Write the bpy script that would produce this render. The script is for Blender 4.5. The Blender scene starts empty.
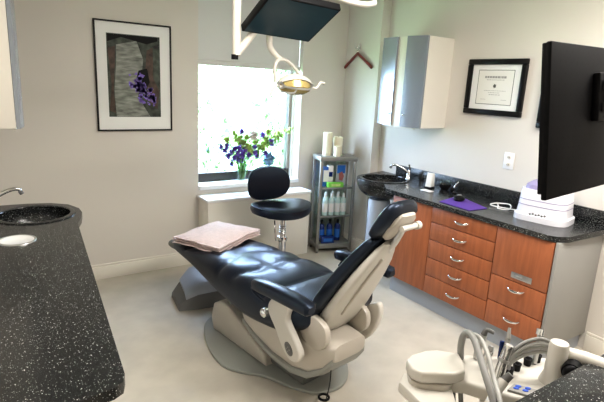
import bpy, bmesh, math, random
from math import sin, cos, pi, radians, atan2, sqrt
from mathutils import Vector, Matrix, Euler
random.seed(7)
S = bpy.context.scene
COL = S.collection

# ------------------------------------------------------------------ materials
def mat(name, col, rough=.5, metal=0., spec=.5, coat=0., var=0., vscale=8., bump=0., bscale=60., trans=0., emit=None, es=0., stretch=None, sheen=0.):
    m = bpy.data.materials.new(name); m.use_nodes = True
    nt = m.node_tree; b = nt.nodes['Principled BSDF']
    b.inputs['Base Color'].default_value = (*col, 1)
    b.inputs['Roughness'].default_value = rough
    b.inputs['Metallic'].default_value = metal
    b.inputs['Specular IOR Level'].default_value = spec
    b.inputs['Coat Weight'].default_value = coat
    b.inputs['Transmission Weight'].default_value = trans
    b.inputs['Sheen Weight'].default_value = sheen
    if emit: b.inputs['Emission Color'].default_value = (*emit, 1); b.inputs['Emission Strength'].default_value = es
    tc = nt.nodes.new('ShaderNodeTexCoord'); mp = nt.nodes.new('ShaderNodeMapping')
    nt.links.new(tc.outputs['Object'], mp.inputs[0])
    if stretch: mp.inputs['Scale'].default_value = stretch
    n = nt.nodes.new('ShaderNodeTexNoise'); n.inputs['Scale'].default_value = vscale; n.inputs['Detail'].default_value = 5
    nt.links.new(mp.outputs[0], n.inputs[0])
    r = nt.nodes.new('ShaderNodeValToRGB')
    r.color_ramp.elements[0].position = .3; r.color_ramp.elements[1].position = .7
    r.color_ramp.elements[0].color = (*[c*(1-var) for c in col], 1)
    r.color_ramp.elements[1].color = (*[min(1, c*(1+var)) for c in col], 1)
    nt.links.new(n.outputs[0], r.inputs[0]); nt.links.new(r.outputs[0], b.inputs['Base Color'])
    if bump:
        n2 = nt.nodes.new('ShaderNodeTexNoise'); n2.inputs['Scale'].default_value = bscale
        bp = nt.nodes.new('ShaderNodeBump'); bp.inputs['Strength'].default_value = bump; bp.inputs['Distance'].default_value = .01
        nt.links.new(mp.outputs[0], n2.inputs[0]); nt.links.new(n2.outputs[0], bp.inputs['Height']); nt.links.new(bp.outputs[0], b.inputs['Normal'])
    return m

def speckle(name):
    m = bpy.data.materials.new(name); m.use_nodes = True
    nt = m.node_tree; b = nt.nodes['Principled BSDF']; b.inputs['Roughness'].default_value = .22
    b.inputs['Specular IOR Level'].default_value = .5
    tc = nt.nodes.new('ShaderNodeTexCoord')
    last = None
    base = nt.nodes.new('ShaderNodeRGB'); base.outputs[0].default_value = (.012, .013, .014, 1); last = base.outputs[0]
    for sc, th, c, rnd in ((330, .22, (.09, .10, .10, 1), .85), (190, .25, (.28, .29, .27, 1), .98), (110, .20, (.50, .50, .47, 1), 1.06)):
        v = nt.nodes.new('ShaderNodeTexVoronoi'); v.inputs['Scale'].default_value = sc
        nt.links.new(tc.outputs['Object'], v.inputs['Vector'])
        lt = nt.nodes.new('ShaderNodeMath'); lt.operation = 'LESS_THAN'; lt.inputs[1].default_value = th
        nt.links.new(v.outputs['Distance'], lt.inputs[0])
        sp = nt.nodes.new('ShaderNodeSeparateColor'); nt.links.new(v.outputs['Color'], sp.inputs[0])
        gt = nt.nodes.new('ShaderNodeMath'); gt.operation = 'GREATER_THAN'; gt.inputs[1].default_value = rnd - .35
        nt.links.new(sp.outputs[0], gt.inputs[0])
        mu = nt.nodes.new('ShaderNodeMath'); mu.operation = 'MULTIPLY'
        nt.links.new(lt.outputs[0], mu.inputs[0]); nt.links.new(gt.outputs[0], mu.inputs[1])
        mx = nt.nodes.new('ShaderNodeMix'); mx.data_type = 'RGBA'
        nt.links.new(mu.outputs[0], mx.inputs[0]); nt.links.new(last, mx.inputs[6]); mx.inputs[7].default_value = c
        last = mx.outputs[2]
    nt.links.new(last, b.inputs['Base Color'])
    return m

def glassmat(name, tint=(1, 1, 1), gl=.06):
    m = bpy.data.materials.new(name); m.use_nodes = True
    nt = m.node_tree; nt.nodes.remove(nt.nodes['Principled BSDF'])
    t = nt.nodes.new('ShaderNodeBsdfTransparent'); t.inputs[0].default_value = (*tint, 1)
    g = nt.nodes.new('ShaderNodeBsdfGlossy'); g.inputs['Roughness'].default_value = .03
    mx = nt.nodes.new('ShaderNodeMixShader'); mx.inputs[0].default_value = gl
    nt.links.new(t.outputs[0], mx.inputs[1]); nt.links.new(g.outputs[0], mx.inputs[2])
    nt.links.new(mx.outputs[0], nt.nodes['Material Output'].inputs[0])
    return m

M = dict(
    wall=mat('wall_paint', (.71, .668, .61), .75, var=.015, vscale=1.5, bump=.03, bscale=250),
    ceil=mat('ceiling_paint', (.8, .8, .78), .8),
    floor=mat('vinyl_floor', (.53, .49, .42), .42, var=.09, vscale=5, bump=.02, bscale=90, spec=.35),
    trim=mat('trim_paint', (.80, .76, .68), .45),
    white=mat('white_paint', (.86, .86, .85), .45),
    gran=speckle('speckled_granite'),
    wood=mat('cherry_laminate', (.36, .115, .045), .42, var=.16, vscale=7, stretch=(6, 6, .6)),
    gap=mat('shadow_gap', (.05, .02, .01), .7),
    panel=mat('grey_panel', (.30, .295, .28), .45),
    toe=mat('grey_plinth', (.38, .41, .46), .4),
    silver=mat('silver_lacquer', (.36, .40, .46), .25, metal=.55, coat=.3),
    chrome=mat('chrome', (.8, .8, .8), .15, metal=1),
    steel=mat('brushed_steel', (.55, .55, .54), .32, metal=.9),
    black=mat('black_plastic', (.004, .004, .005), .5, spec=.15),
    matblack=mat('matte_black', (.005, .005, .006), .6, spec=.2),
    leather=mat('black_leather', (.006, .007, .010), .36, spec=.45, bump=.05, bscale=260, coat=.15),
    cream=mat('cream_plastic', (.50, .46, .40), .35, coat=.15),
    lcream=mat('light_cream_plastic', (.62, .595, .54), .32, coat=.2),
    grey=mat('grey_plastic', (.27, .275, .25), .4),
    vinylg=mat('grey_vinyl', (.12, .12, .115), .45),
    dgrey=mat('dark_grey_plastic', (.13, .13, .125), .45),
    base=mat('base_enamel', (.30, .31, .28), .38),
    towel=mat('pink_towel', (.70, .55, .52), .95, var=.08, vscale=30, bump=.7, bscale=300, sheen=.4),
    hose=mat('grey_hose', (.26, .26, .25), .4),
    lhose=mat('pale_hose', (.44, .44, .42), .4),
    navy=mat('screen_glass', (.004, .034, .052), .4, coat=.1, spec=.3),  # teal of the screen's reflection is put into the base colour
    amber=mat('amber_reflector', (.62, .50, .20), .2, metal=.5),
    frame=mat('black_frame', (.005, .005, .005), .35, spec=.25),
    mat_=mat('mat_board', (.86, .86, .84), .7),
    paper=mat('paper', (.82, .81, .76), .7),
    ink=mat('ink', (.35, .34, .32), .7),
    dink=mat('dark_ink', (.08, .08, .07), .7),
    hanger=mat('red_wood', (.16, .02, .015), .3, coat=.4),
    wax=mat('candle_wax', (.85, .80, .62), .5),
    shelfm=mat('pewter_metal', (.30, .30, .28), .4, metal=.5),
    glass=glassmat('clear_glass'), sglass=glassmat('shelf_glass', (.90, .96, .93), .12),
    purple=mat('purple_cloth', (.10, .04, .30), .8),
    pflower=mat('purple_petal', (.24, .12, .60), .6, var=.3, vscale=40),
    gflower=mat('green_petal', (.50, .66, .22), .6, var=.2, vscale=40),
    wflower=mat('white_petal', (.80, .78, .72), .7, var=.1, vscale=40),
    leaf=mat('bouquet_leaf', (.14, .36, .06), .5, var=.3, vscale=20),
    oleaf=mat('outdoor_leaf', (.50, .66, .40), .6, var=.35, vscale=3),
    grass=mat('lawn', (.35, .50, .22), .9, var=.2, vscale=2),
    bark=mat('bark', (.2, .15, .1), .9),
    wframe=mat('dark_window_frame', (.035, .03, .03), .5),
    brownframe=mat('brown_window_frame', (.30, .26, .23), .5),
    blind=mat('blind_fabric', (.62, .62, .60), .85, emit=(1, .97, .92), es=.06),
    blindbar=mat('blind_rail', (.66, .65, .62), .5),
    blue=mat('blue_plastic', (.02, .14, .50), .35), dblue=mat('dark_blue_bottle', (.01, .03, .16), .2),
    mint=mat('mint_label', (.35, .68, .60), .5), green=mat('green_box', (.20, .60, .08), .5), red=mat('dull_red', (.35, .12, .12), .5),
    sterl=mat('sterilizer_plastic', (.78, .78, .84), .3, coat=.3),
    violet=mat('violet_plastic', (.30, .27, .45), .4),
    bluebtn=mat('blue_button', (.03, .10, .55), .4),
)

# ------------------------------------------------------------------ mesh helpers
def V(*a): return Vector(a)
def frame_from(d):
    d = Vector(d).normalized(); a = Vector((0, 0, 1)) if abs(d.z) < .9 else Vector((1, 0, 0))
    x = a.cross(d).normalized(); y = d.cross(x); return x, y, d
class MB:
    def __init__(s): s.b = bmesh.new()
    def face(s, pts):
        return s.b.faces.new([s.b.verts.new(p) for p in pts])
    def box(s, x0, x1, y0, y1, z0, z1, bev=0., seg=2, m=None):
        b = bmesh.new(); bmesh.ops.create_cube(b, size=1)
        for v in b.verts: v.co = Vector(((x0+x1)/2+v.co.x*(x1-x0), (y0+y1)/2+v.co.y*(y1-y0), (z0+z1)/2+v.co.z*(z1-z0)))
        if bev: bmesh.ops.bevel(b, geom=b.edges[:], offset=bev, segments=seg, affect='EDGES', profile=.5)
        s.add(b, m); return s
    def add(s, b, m=None):
        if m is not None: bmesh.ops.transform(b, matrix=m, verts=b.verts)
        me = bpy.data.meshes.new('t'); b.to_mesh(me); b.free(); s.b.from_mesh(me); bpy.data.meshes.remove(me)
    def rings(s, rings, cap=True, closed=False):
        vs = [[s.b.verts.new(p) for p in r] for r in rings]; n = len(vs[0])
        k = len(vs)
        for i in range(k if closed else k-1):
            a, c = vs[i], vs[(i+1) % k]
            for j in range(n): s.b.faces.new((a[j], a[(j+1) % n], c[(j+1) % n], c[j]))
        if cap and not closed: s.b.faces.new(vs[0][::-1]); s.b.faces.new(vs[-1])
        return s
    def cyl(s, p0, p1, r0, r1=None, n=20, cap=True):
        r1 = r0 if r1 is None else r1; p0, p1 = Vector(p0), Vector(p1); x, y, d = frame_from(p1-p0)
        s.rings([[p+x*r*cos(2*pi*k/n)+y*r*sin(2*pi*k/n) for k in range(n)] for p, r in ((p0, r0), (p1, r1))], cap); return s
    def tube(s, pts, r, n=10, sub=6, smooth=True):
        pts = [Vector(p) for p in pts]
        if smooth and len(pts) > 2:
            P = [pts[0]*2-pts[1]]+pts+[pts[-1]*2-pts[-2]]; out = []
            for i in range(1, len(P)-2):
                for k in range(sub):
                    t = k/sub; a, b, c, d = P[i-1], P[i], P[i+1], P[i+2]
                    out.append(.5*((2*b)+(c-a)*t+(2*a-5*b+4*c-d)*t*t+(3*b-a-3*c+d)*t**3))
            pts = out+[pts[-1]]
        rr = r if isinstance(r, (list, tuple)) else None
        x = None; R = []
        for i, p in enumerate(pts):
            d = (pts[min(i+1, len(pts)-1)]-pts[max(i-1, 0)]).normalized()
            if x is None: x, y, _ = frame_from(d)
            x = (x-d*x.dot(d)).normalized(); y = d.cross(x)
            q = rr[0]+(rr[1]-rr[0])*i/(len(pts)-1) if rr else r
            R.append([p+x*q*cos(2*pi*k/n)+y*q*sin(2*pi*k/n) for k in range(n)])
        s.rings(R); return s
    def lathe(s, prof, c=(0, 0, 0), n=32, m=None, sx=1, sy=1, closed=False):
        b = MB(); c = Vector(c)
        R = [[Vector((r*cos(2*pi*k/n)*sx, r*sin(2*pi*k/n)*sy, z))+c for k in range(n)] for r, z in prof]
        b.rings(R, closed=closed); s.add(b.b, m); return s
    def prism(s, poly, z0, z1, bev=0., m=None, seg=2):
        b = bmesh.new(); vs = [b.verts.new((x, y, z0)) for x, y in poly]; f = b.faces.new(vs)
        r = bmesh.ops.extrude_face_region(b, geom=[f]); bmesh.ops.translate(b, vec=(0, 0, z1-z0), verts=[v for v in r['geom'] if isinstance(v, bmesh.types.BMVert)])
        if bev: 
            es = [e for e in b.edges if abs(e.verts[0].co.z-e.verts[1].co.z) < 1e-6]
            bmesh.ops.bevel(b, geom=es, offset=bev, segments=seg, affect='EDGES', profile=.5)
        s.add(b, m); return s
    def sphere(s, c, r, m=None, sc=(1, 1, 1), n=16):
        b = bmesh.new(); bmesh.ops.create_uvsphere(b, u_segments=n, v_segments=n//2+2, radius=1)
        for v in b.verts: v.co = Vector((v.co.x*r*sc[0], v.co.y*r*sc[1], v.co.z*r*sc[2]))+Vector(c)
        s.add(b, m); return s
    def build(s, name, m, parent=None, smooth=True, angle=40):
        bmesh.ops.recalc_face_normals(s.b, faces=s.b.faces)
        me = bpy.data.meshes.new(name); s.b.to_mesh(me); s.b.free()
        o = bpy.data.objects.new(name, me); COL.objects.link(o)
        me.materials.append(M[m] if isinstance(m, str) else m)
        if smooth:
            me.polygons.foreach_set('use_smooth', [True]*len(me.polygons))
            try: me.set_sharp_from_angle(angle=radians(angle))
            except Exception: pass
        if parent: o.parent = parent
        return o
def tag(o, label=None, cat=None, group=None, kind=None):
    if label: o['label'] = label
    if cat: o['category'] = cat
    if group: o['group'] = group
    if kind: o['kind'] = kind
    return o
def thing(name, label, cat, loc=(0, 0, 0), rz=0, group=None):
    o = bpy.data.objects.new(name, None); COL.objects.link(o); o.location = loc; o.rotation_euler = (0, 0, rz); o.empty_display_size = .05
    return tag(o, label, cat, group)
def struct(o): o['kind'] = 'structure'; return o
def dup(root, loc, rz=None, label=None, rot=None, scale=None):
    r = root.copy(); COL.objects.link(r); r.location = loc
    if rz is not None: r.rotation_euler = (0, 0, rz)
    if rot is not None: r.rotation_euler = rot
    if scale: r.scale = (scale,)*3
    if label: r['label'] = label
    for ch in list(root.children):
        c = ch.copy(); COL.objects.link(c); c.parent = r
        for g in list(ch.children):
            d = g.copy(); COL.objects.link(d); d.parent = c
    return r
def sring(c, ax, ay, hw, hh, p=2.6, n=28):
    out = []
    for k in range(n):
        t = 2*pi*k/n; cx, sx = cos(t), sin(t)
        out.append(Vector(c)+Vector(ax)*hw*math.copysign(abs(cx)**(2/p), cx)+Vector(ay)*hh*math.copysign(abs(sx)**(2/p), sx))
    return out

# ------------------------------------------------------------------ room
YB, XR, XL, YF, ZC = 4.19, 3.45, -.30, -1.2, 2.65
CH, CY = 3.345, 3.68     # chase face x, chase front y
WX0, WX1, WZ0, WZ1 = 1.70, 2.80, .755, 2.52
struct(MB().box(XL-.1, XR+.1, YF-.1, YB+.25, -.06, 0).build('floor', 'floor'))
struct(MB().box(XL-.1, XR+.1, YF-.1, YB+.25, ZC, ZC+.06).build('ceiling', 'ceil'))
w = MB(); T = .22
w.box(XL-.1, WX0, YB, YB+T, 0, ZC).box(WX1, XR+.1, YB, YB+T, 0, ZC).box(WX0, WX1, YB, YB+T, 0, WZ0-.04).box(WX0, WX1, YB, YB+T, WZ1, ZC)
struct(w.build('wall_back', 'wall', smooth=False))
struct(MB().box(XR, XR+.1, YF, YB, 0, ZC).build('wall_right', 'wall', smooth=False))
struct(MB().box(CH, XR-.001, CY, YB-.001, 0, ZC).build('wall_chase', 'wall', smooth=False))
struct(MB().box(XL-.1, XL, YF, YB, 0, ZC).build('wall_left', 'wall', smooth=False))
struct(MB().box(XL, XR, YF-.1, YF, 0, ZC).build('wall_front', 'wall', smooth=False))
def base(name, x0, x1, y0, y1, ax):
    b = MB(); b.box(x0, x1, y0, y1, 0, .115, .003)
    if ax == 'x': b.box(x0, x1, y0+.004, y1, .115, .135, .004)
    else: b.box(x0+.004, x1, y0, y1, .115, .135, .004)
    return struct(b.build(name, 'trim'))
base('baseboard_back', XL, CH, YB-.018, YB, 'x')
base('baseboard_right', XR-.018, XR, YF, 1.425, 'y')
base('baseboard_chase', CH-.018, CH, CY, YB-.018, 'y')
# window: sill, frame, glass
wn = MB()
wn.box(WX0+.002, WX1-.002, YB-.03, YB+T, WZ0-.04, WZ0, .006)
sill = struct(wn.build('trim_1', 'white'))
f = MB(); FY0, FY1 = YB+.14, YB+.19
f.box(WX0, WX1, FY0, FY1, WZ0, WZ0+.085, .004).box(WX0, WX0+.012, FY0, FY1, WZ0, WZ1, .003).box(WX1-.065, WX1-.030, FY0-.01, FY1, WZ0, WZ1, .003).box(WX0, WX1, FY0, FY1, WZ1-.05, WZ1, .004)
wf = struct(f.build('window_1', 'wframe'))
MB().box(WX1-.066, WX1-.031, FY0-.016, FY0-.011, WZ0+.085, WZ1, .001).build('mullion', 'brownframe', wf)
MB().box(WX1-.028, WX1, FY0-.03, FY1, WZ0, WZ1).build('jamb_liner', 'white', wf)
MB().box(WX0+.012, WX1-.065, FY0+.02, FY0+.024, WZ0+.085, WZ1-.05).build('pane', 'glass', wf, smooth=False)
# roller blind
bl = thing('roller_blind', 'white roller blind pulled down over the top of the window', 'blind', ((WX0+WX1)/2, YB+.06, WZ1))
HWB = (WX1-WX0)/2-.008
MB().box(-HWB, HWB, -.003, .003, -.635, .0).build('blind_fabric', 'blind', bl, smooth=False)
MB().box(-HWB, HWB, -.014, .014, -.68, -.632, .006).build('bottom_rail', 'blindbar', bl)
MB().cyl((-HWB, 0, -.03), (HWB, 0, -.03), .022).build('roller_tube', 'white', bl)

# convector under window
cv = thing('wall_convector', 'white boxed convector heater under the window sill', 'heater', (2.235, 4.065, 0))
MB().box(-.545, .565, -.125, .104, .0, .645, .006).build('casing', 'trim', cv)
MB().box(-.555, .575, -.135, .124, .645, .672, .006).build('top_cover', 'white', cv)
g = MB()
for i in range(11): g.box(-.50+i*.05, -.455+i*.05, -.09, -.03, .672, .6735)
g.build('air_grille', 'grey', cv)

# ------------------------------------------------------------------ outside
struct(MB().box(-12, 16, 4.45, 22, -1.2, -1.0).build('ground', 'grass'))
def bush(cx, cy, r, h, n, seed, label, shade):
    rnd = random.Random(seed); t = thing('garden_tree', label, 'tree', (cx, cy, -1.0), group='trees outside the window')
    b = MB()
    for i in range(n):
        while True:
            p = Vector((rnd.uniform(-1, 1), rnd.uniform(-1, 1), rnd.uniform(-1, 1)))
            if .35 < p.length < 1 + .15*sin(p.x*9+p.z*7): break
        c = Vector((p.x*r, p.y*r*.7, h*.58+p.z*h*.48)); s = rnd.uniform(.05, .12)
        e = Euler((rnd.uniform(0, 6), rnd.uniform(0, 6), rnd.uniform(0, 6))).to_matrix()
        b.face([c+e@Vector(q)*s for q in ((-1, 0, 0), (0, -.5, .1), (1, 0, 0), (0, .5, .1))])
    b.build('foliage', shade, t, smooth=False)
    MB().tube([(0, 0, 0), (.05, 0, h*.3), (0, 0, h*.6)], [.09, .04]).build('trunk', 'bark', t)
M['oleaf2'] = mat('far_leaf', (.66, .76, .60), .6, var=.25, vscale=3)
bush(3.1, 8.2, 1.0, 2.9, 5200, 1, 'pale green garden tree outside, low at the left of the window', 'oleaf')
bush(5.7, 8.6, 1.2, 3.5, 6500, 2, 'leafy garden tree outside, behind the flower vase', 'oleaf')
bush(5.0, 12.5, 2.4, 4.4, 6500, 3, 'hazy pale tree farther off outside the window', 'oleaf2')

# ------------------------------------------------------------------ framed picture on back wall
pic = thing('framed_picture', 'tall framed photograph of tree trunk and purple flowers with wide white mat', 'picture', (1.148, YB, 1.70))
def frame(mb, w, h, bw, d, bev=.003):
    for x0, x1, z0, z1 in ((-w/2, w/2, h/2-bw, h/2), (-w/2, w/2, -h/2, -h/2+bw), (-w/2, -w/2+bw, -h/2+bw, h/2-bw), (w/2-bw, w/2, -h/2+bw, h/2-bw)):
        mb.box(x0, x1, -d, 0, z0, z1, bev)
b = MB(); frame(b, .61, .86, .012, .025); b.build('frame', 'frame', pic)
MB().box(-.293, .293, -.012, 0, -.418, .418).build('mat_board', 'mat_', pic, smooth=False)
M['art'] = mat('art_background', (.045, .055, .04), .6, var=.9, vscale=18)
M['arttrunk'] = mat('art_trunk', (.22, .23, .20), .6, var=.55, vscale=12, stretch=(1, 1, 4))
M['artbrown'] = mat('art_brown', (.07, .04, .028), .6, var=.6, vscale=24)
M['artpurp'] = mat('art_purple', (.20, .13, .48), .6, var=.4, vscale=60)
AX0, AX1, AZ0, AZ1 = -.212, .209, -.315, .334
MB().box(AX0, AX1, -.014, -.0125, AZ0, AZ1).build('photograph', 'art', pic, smooth=False)
def flat(name, polys, m, y, par):
    b = MB()
    for p in polys: b.face([(x, y, z) for x, z in p])
    return b.build(name, m, par, smooth=False)
flat('painted_trunk', [[(-.155, AZ0+.002), (-.165, -.1), (-.145, .1), (-.14, .25), (.02, .29), (.07, .15), (.05, -.02), (.02, -.15), (.12, AZ0+.002)]], 'arttrunk', -.0145, pic)
flat('painted_brown_edge', [[(-.205, AZ0+.05), (-.185, -.05), (-.205, .22), (-.15, .24), (-.155, .1), (-.17, -.1), (-.16, AZ0+.03)], [(.08, -.02), (.1, .22), (.15, .25), (.15, 0), (.2, -.1), (.18, -.25), (.12, -.2)]], 'artbrown', -.0146, pic)
flat('painted_shadow', [[(.0, -.04), (.03, .06), (.10, .08), (.12, -.03), (.08, -.10), (.03, -.10)], [(-.205, .27), (-.1, .31), (.1, .27), (.19, .3), (.19, .328), (-.205, .328)]], 'matblack', -.0147, pic)
P = []
rr = random.Random(3)
for i in range(80):
    t = rr.random(); cx = .0+.12*t+rr.uniform(-.05, .05); cz = .0-.19*t+rr.uniform(-.05, .05); r = rr.uniform(.008, .028); a0 = rr.random()*6
    P.append([(cx+r*cos(a0+k*1.05)*(1 if k % 2 else .6), cz+r*sin(a0+k*1.05)*(1 if k % 2 else .6)) for k in range(6)])
flat('painted_flowers', P, 'artpurp', -.0149, pic)

# ------------------------------------------------------------------ diplomas on right wall
def diploma(y, z, w, h, label, bw=.042):
    t = thing('framed_diploma', label, 'diploma', (XR, y, z), -pi/2)   # local -y faces the room (-x)
    b = MB(); frame(b, w, h, bw, .03, .006); b.build('frame', 'frame', t)
    MB().box(-w/2+bw-.003, w/2-bw+.003, -.012, 0, -h/2+bw-.003, h/2-bw+.003).build('mat_board', 'mat_', t, smooth=False)
    pw, ph = w*.60, h*.60
    b = MB(); frame(b, pw+.008, ph+.008, .004, .0135, .0005); b.build('inner_border', 'dink', t)
    MB().box(-pw/2, pw/2, -.0132, -.0122, -ph/2, ph/2).build('certificate', 'paper', t, smooth=False)
    rects = []; rnd = random.Random(5)
    for wid, zz, th in ((.62, .30, .016), (.50, .22, .004), (.60, -.10, .003), (.34, -.16, .003), (.28, -.22, .004)):
        x = -wid*pw/2
        while x < wid*pw/2:
            l = rnd.uniform(.008, .022); rects.append([(x, zz*ph-th/2), (x+l, zz*ph-th/2), (x+l, zz*ph+th/2), (x, zz*ph+th/2)]); x += l+.004
    for sx in (-1, 1):
        rects.append([(sx*.30*pw-.025, -.37*ph), (sx*.30*pw+.025, -.37*ph), (sx*.30*pw+.025, -.37*ph+.0025), (sx*.30*pw-.025, -.37*ph+.0025)])
    flat('lettering', rects, 'ink', -.0136, t)
    flat('seal', [[(.016*cos(k*pi/5)*(1 if k % 2 else .7), .04*ph+.018*sin(k*pi/5)*(1 if k % 2 else .7)) for k in range(10)]], 'dink', -.0137, t)
    return t
diploma(2.425, 1.765, .52, .43, 'black framed certificate hanging beside the wall cabinet')
diploma(1.77, 1.705, .52, .43, 'black framed certificate mostly hidden behind the large black monitor')
# outlet
t = thing('wall_outlet', 'white duplex electrical outlet on the wall above the counter', 'outlet', (XR, 2.215, 1.215), -pi/2)
MB().box(-.045, .045, -.007, 0, -.065, .065, .004).build('cover_plate', 'white', t)
for z in (-.028, .028): MB().sphere((0, -.007, z), .019, sc=(1, .2, .8)).build('socket', 'trim', t)
b = MB()
for z in (-.028, .028):
    for x in (-.006, .006): b.box(x-.0015, x+.0015, -.0125, -.009, z-.005, z+.007)
b.build('slots', 'dink', t)
# hook and hanger on chase
t = thing('wall_hook', 'small chrome coat hook on the wall by the window corner', 'hook', (CH, 3.98, 2.11), -pi/2)
MB().box(-.012, .012, -.005, 0, -.03, .03, .002).build('back_plate', 'chrome', t)
b = MB()
for s in (-1, 1): b.tube([(s*.004, -.004, .0), (s*.018, -.03, -.02), (s*.03, -.04, .01), (s*.034, -.04, .035)], .004)
b.tube([(0, -.004, -.01), (0, -.03, -.035), (0, -.04, -.02)], .004)
b.build('prong', 'chrome', t)
t = thing('coat_hanger', 'dark red wooden coat hanger hanging from the chrome wall hook', 'hanger', (CH-.035, 3.965, 2.04), -pi/2)
b = MB()
for s in (-1, 1):
    R = []
    for k in range(9):
        u = k/8; x = s*.205*u; z = -.0-.13*u**1.15
        R.append(sring((x, -.0+.015*u, z), (0, 1, 0), (0, 0, 1), .010+.006*u*u, .016+.004*u*(1 if u < .95 else 0), 2.2, 12))
    b.rings(R)
b.sphere((0, 0, 0), .022, sc=(1.2, .6, .8))
b.build('shoulders', 'hanger', t)
MB().tube([(0, 0, .012), (0, 0, .035), (.016, 0, .05), (.006, 0, .07), (-.014, 0, .06)], .0025).build('hook', 'chrome', t)

# ------------------------------------------------------------------ wall cabinet (right)
def wall_cabinet(name, loc, rz, w, label, knobs=True):
    # local: x along width, front towards -y, wall at y=0
    d, h = .33, .75
    t = thing(name, label, 'cabinet', loc, rz)
    b = MB(); b.prism([(-w/2, 0), (w/2, 0), (w/2, -d+.03), (-w/2, -d+.03)], 0, h, .004); b.build('carcass', 'trim', t)
    def bow(x0, x1, z0, z1, dy=.0, th=.02):
        R = []
        for k in range(9):
            x = x0+(x1-x0)*k/8; y = -d+.028-.035*(1-(2*x/w)**2)-dy
            R.append([(x, y, z0), (x, y-th, z0), (x, y-th, z1), (x, y, z1)])
        return MB().rings(R)
    gw = w*.10
    o = bow(-w/2, -gw, .0, h).build('door', 'silver', t)
    if knobs: MB().sphere((-gw-.03, -d-.035, .10), .009).build('knob', 'chrome', o)
    o = bow(gw+.012, w/2, .0, h).build('door', 'silver', t)
    if knobs: MB().sphere((gw+.045, -d-.035, .10), .009).build('knob', 'chrome', o)
    bow(-gw, gw+.012, .0, h, -.008, .008).build('centre_panel', 'trim', t)
    bow(-w/2+.08, w/2-.08, -.016, 0, -.03, .012).build('light_rail', 'trim', t)
    return t
wall_cabinet('wall_cabinet', (XR, 3.14, 1.40), -pi/2, .52, 'silver and white wall cabinet with bowed doors over the right wash basin')
wall_cabinet('wall_cabinet', (-.10, 3.30, 1.41), pi/2, .52, 'white wall cabinet with silver door edge at upper left over sink', False)

# ------------------------------------------------------------------ base cabinet right (local = world)
bx0, bx1 = 2.90, XR
by0, by1 = 1.44, 2.85
t = thing('base_cabinet', 'cherry fronted base cabinet with drawers along the right wall', 'cabinet', (3.17, 2.14, 0))
ox, oy = 3.17, 2.14; XR_ = XR-.004
MB().box(bx0-ox, XR_-ox, by0-oy+.02, by1-oy, .15, .858).build('carcass', 'panel', t)
MB().box(bx0-.015-ox, XR_-ox, by0-oy, by0-oy+.02, .12, .858, .003).build('side_panel', 'panel', t)
MB().box(bx0+.035-ox, XR_-ox, by0-oy+.03, by1-oy, 0, .15).build('plinth', 'toe', t)
MB().box(bx0-.002-ox, bx0+.004-ox, by0-oy+.022, by1-oy, .15, .856).build('shadow_gap', 'gap', t)
def front(kind, y0, y1, z0, z1, handle=None):
    b = MB(); b.box(bx0-.022-ox, bx0-.003-ox, y0-oy+.0025, y1-oy-.0025, z0+.0025, z1-.0025, .0025)
    o = b.build(kind, 'wood', t)
    if handle:
        yc = (y0+y1)/2-oy; z = handle; L = .062
        b = MB(); R = []
        for k in range(13):
            u = -1+2*k/12
            R.append(sring((bx0-.022-ox-.030*(1-u**4)-.002, yc+u*L, z-.010*(1-u*u)), (1, 0, 0), (0, 0, 1), .004, .009*(1-.35*abs(u)), 2, 10))
        b.rings(R); b.build('handle', 'chrome', o)
    return o
front('door', 2.43, 2.85, .155, .856)
zs = [.155, .305, .450, .595, .735, .856]
for i in range(5): front('drawer', 1.86, 2.43, zs[i], zs[i+1], (zs[i]+zs[i+1])/2+.01)
front('drawer', 1.462, 1.86, .155, .33, .262); front('drawer', 1.462, 1.86, .33, .52, .475)
fd = front('flap_door', 1.462, 1.86, .52, .856)
MB().box(bx0-.027-ox, bx0-.022-ox, 1.565-oy, 1.71-oy, .545, .585, .002).build('label_holder', 'steel', fd)
MB().box(bx0-.029-ox, bx0-.0272-ox, 1.63-oy, 1.685-oy, .555, .575, .001).build('name_slip', 'panel', fd)

# countertops
def countertop(name, poly, z, label, th=.036, hole=None):
    t = MB().prism(poly, z-th, z, .006); return tag(t.build(name, 'gran'), label, 'countertop')
CZ = .895
# bowl right
BX, BY, BR = 3.17, 3.27, .25
arc = [(BX+BR*1.0*cos(a), BY+BR*sin(a)) for a in [radians(q) for q in range(200, 85, -12)]]
def disc_cut(poly_outer, cx, cy, rx, ry, z0, z1):
    """plate with an elliptical hole"""
    n = 48; b = MB(); P = poly_outer
    # resample outer boundary by angle
    def hit(a):
        d = Vector((cos(a), sin(a))); best = None
        for i in range(len(P)):
            p, q = Vector(P[i])-Vector((cx, cy)), Vector(P[(i+1) % len(P)])-Vector((cx, cy)); e = q-p
            den = d.x*e.y-d.y*e.x
            if abs(den) < 1e-9: continue
            tt = (p.x*e.y-p.y*e.x)/den; u = (p.x*d.y-p.y*d.x)/den
            if tt > 0 and -1e-6 <= u <= 1+1e-6 and (best is None or tt < best): best = tt
        return (cx+d.x*best, cy+d.y*best)
    angs = sorted(set([round(2*pi*k/n, 5) for k in range(n)]+[round(atan2(p[1]-cy, p[0]-cx) % (2*pi), 5) for p in P]))
    O = [hit(a) for a in angs]; I = [(cx+rx*cos(a), cy+ry*sin(a)) for a in angs]
    rings = [[(x, y, z) for x, y in L] for L, z in ((I, z0), (O, z0), (O, z1-.005), ([(ox_*.997+cx*.003, oy_*.997+cy*.003) for ox_, oy_ in O], z1), (I, z1))]
    b.rings(rings, cap=False, closed=True); return b
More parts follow.
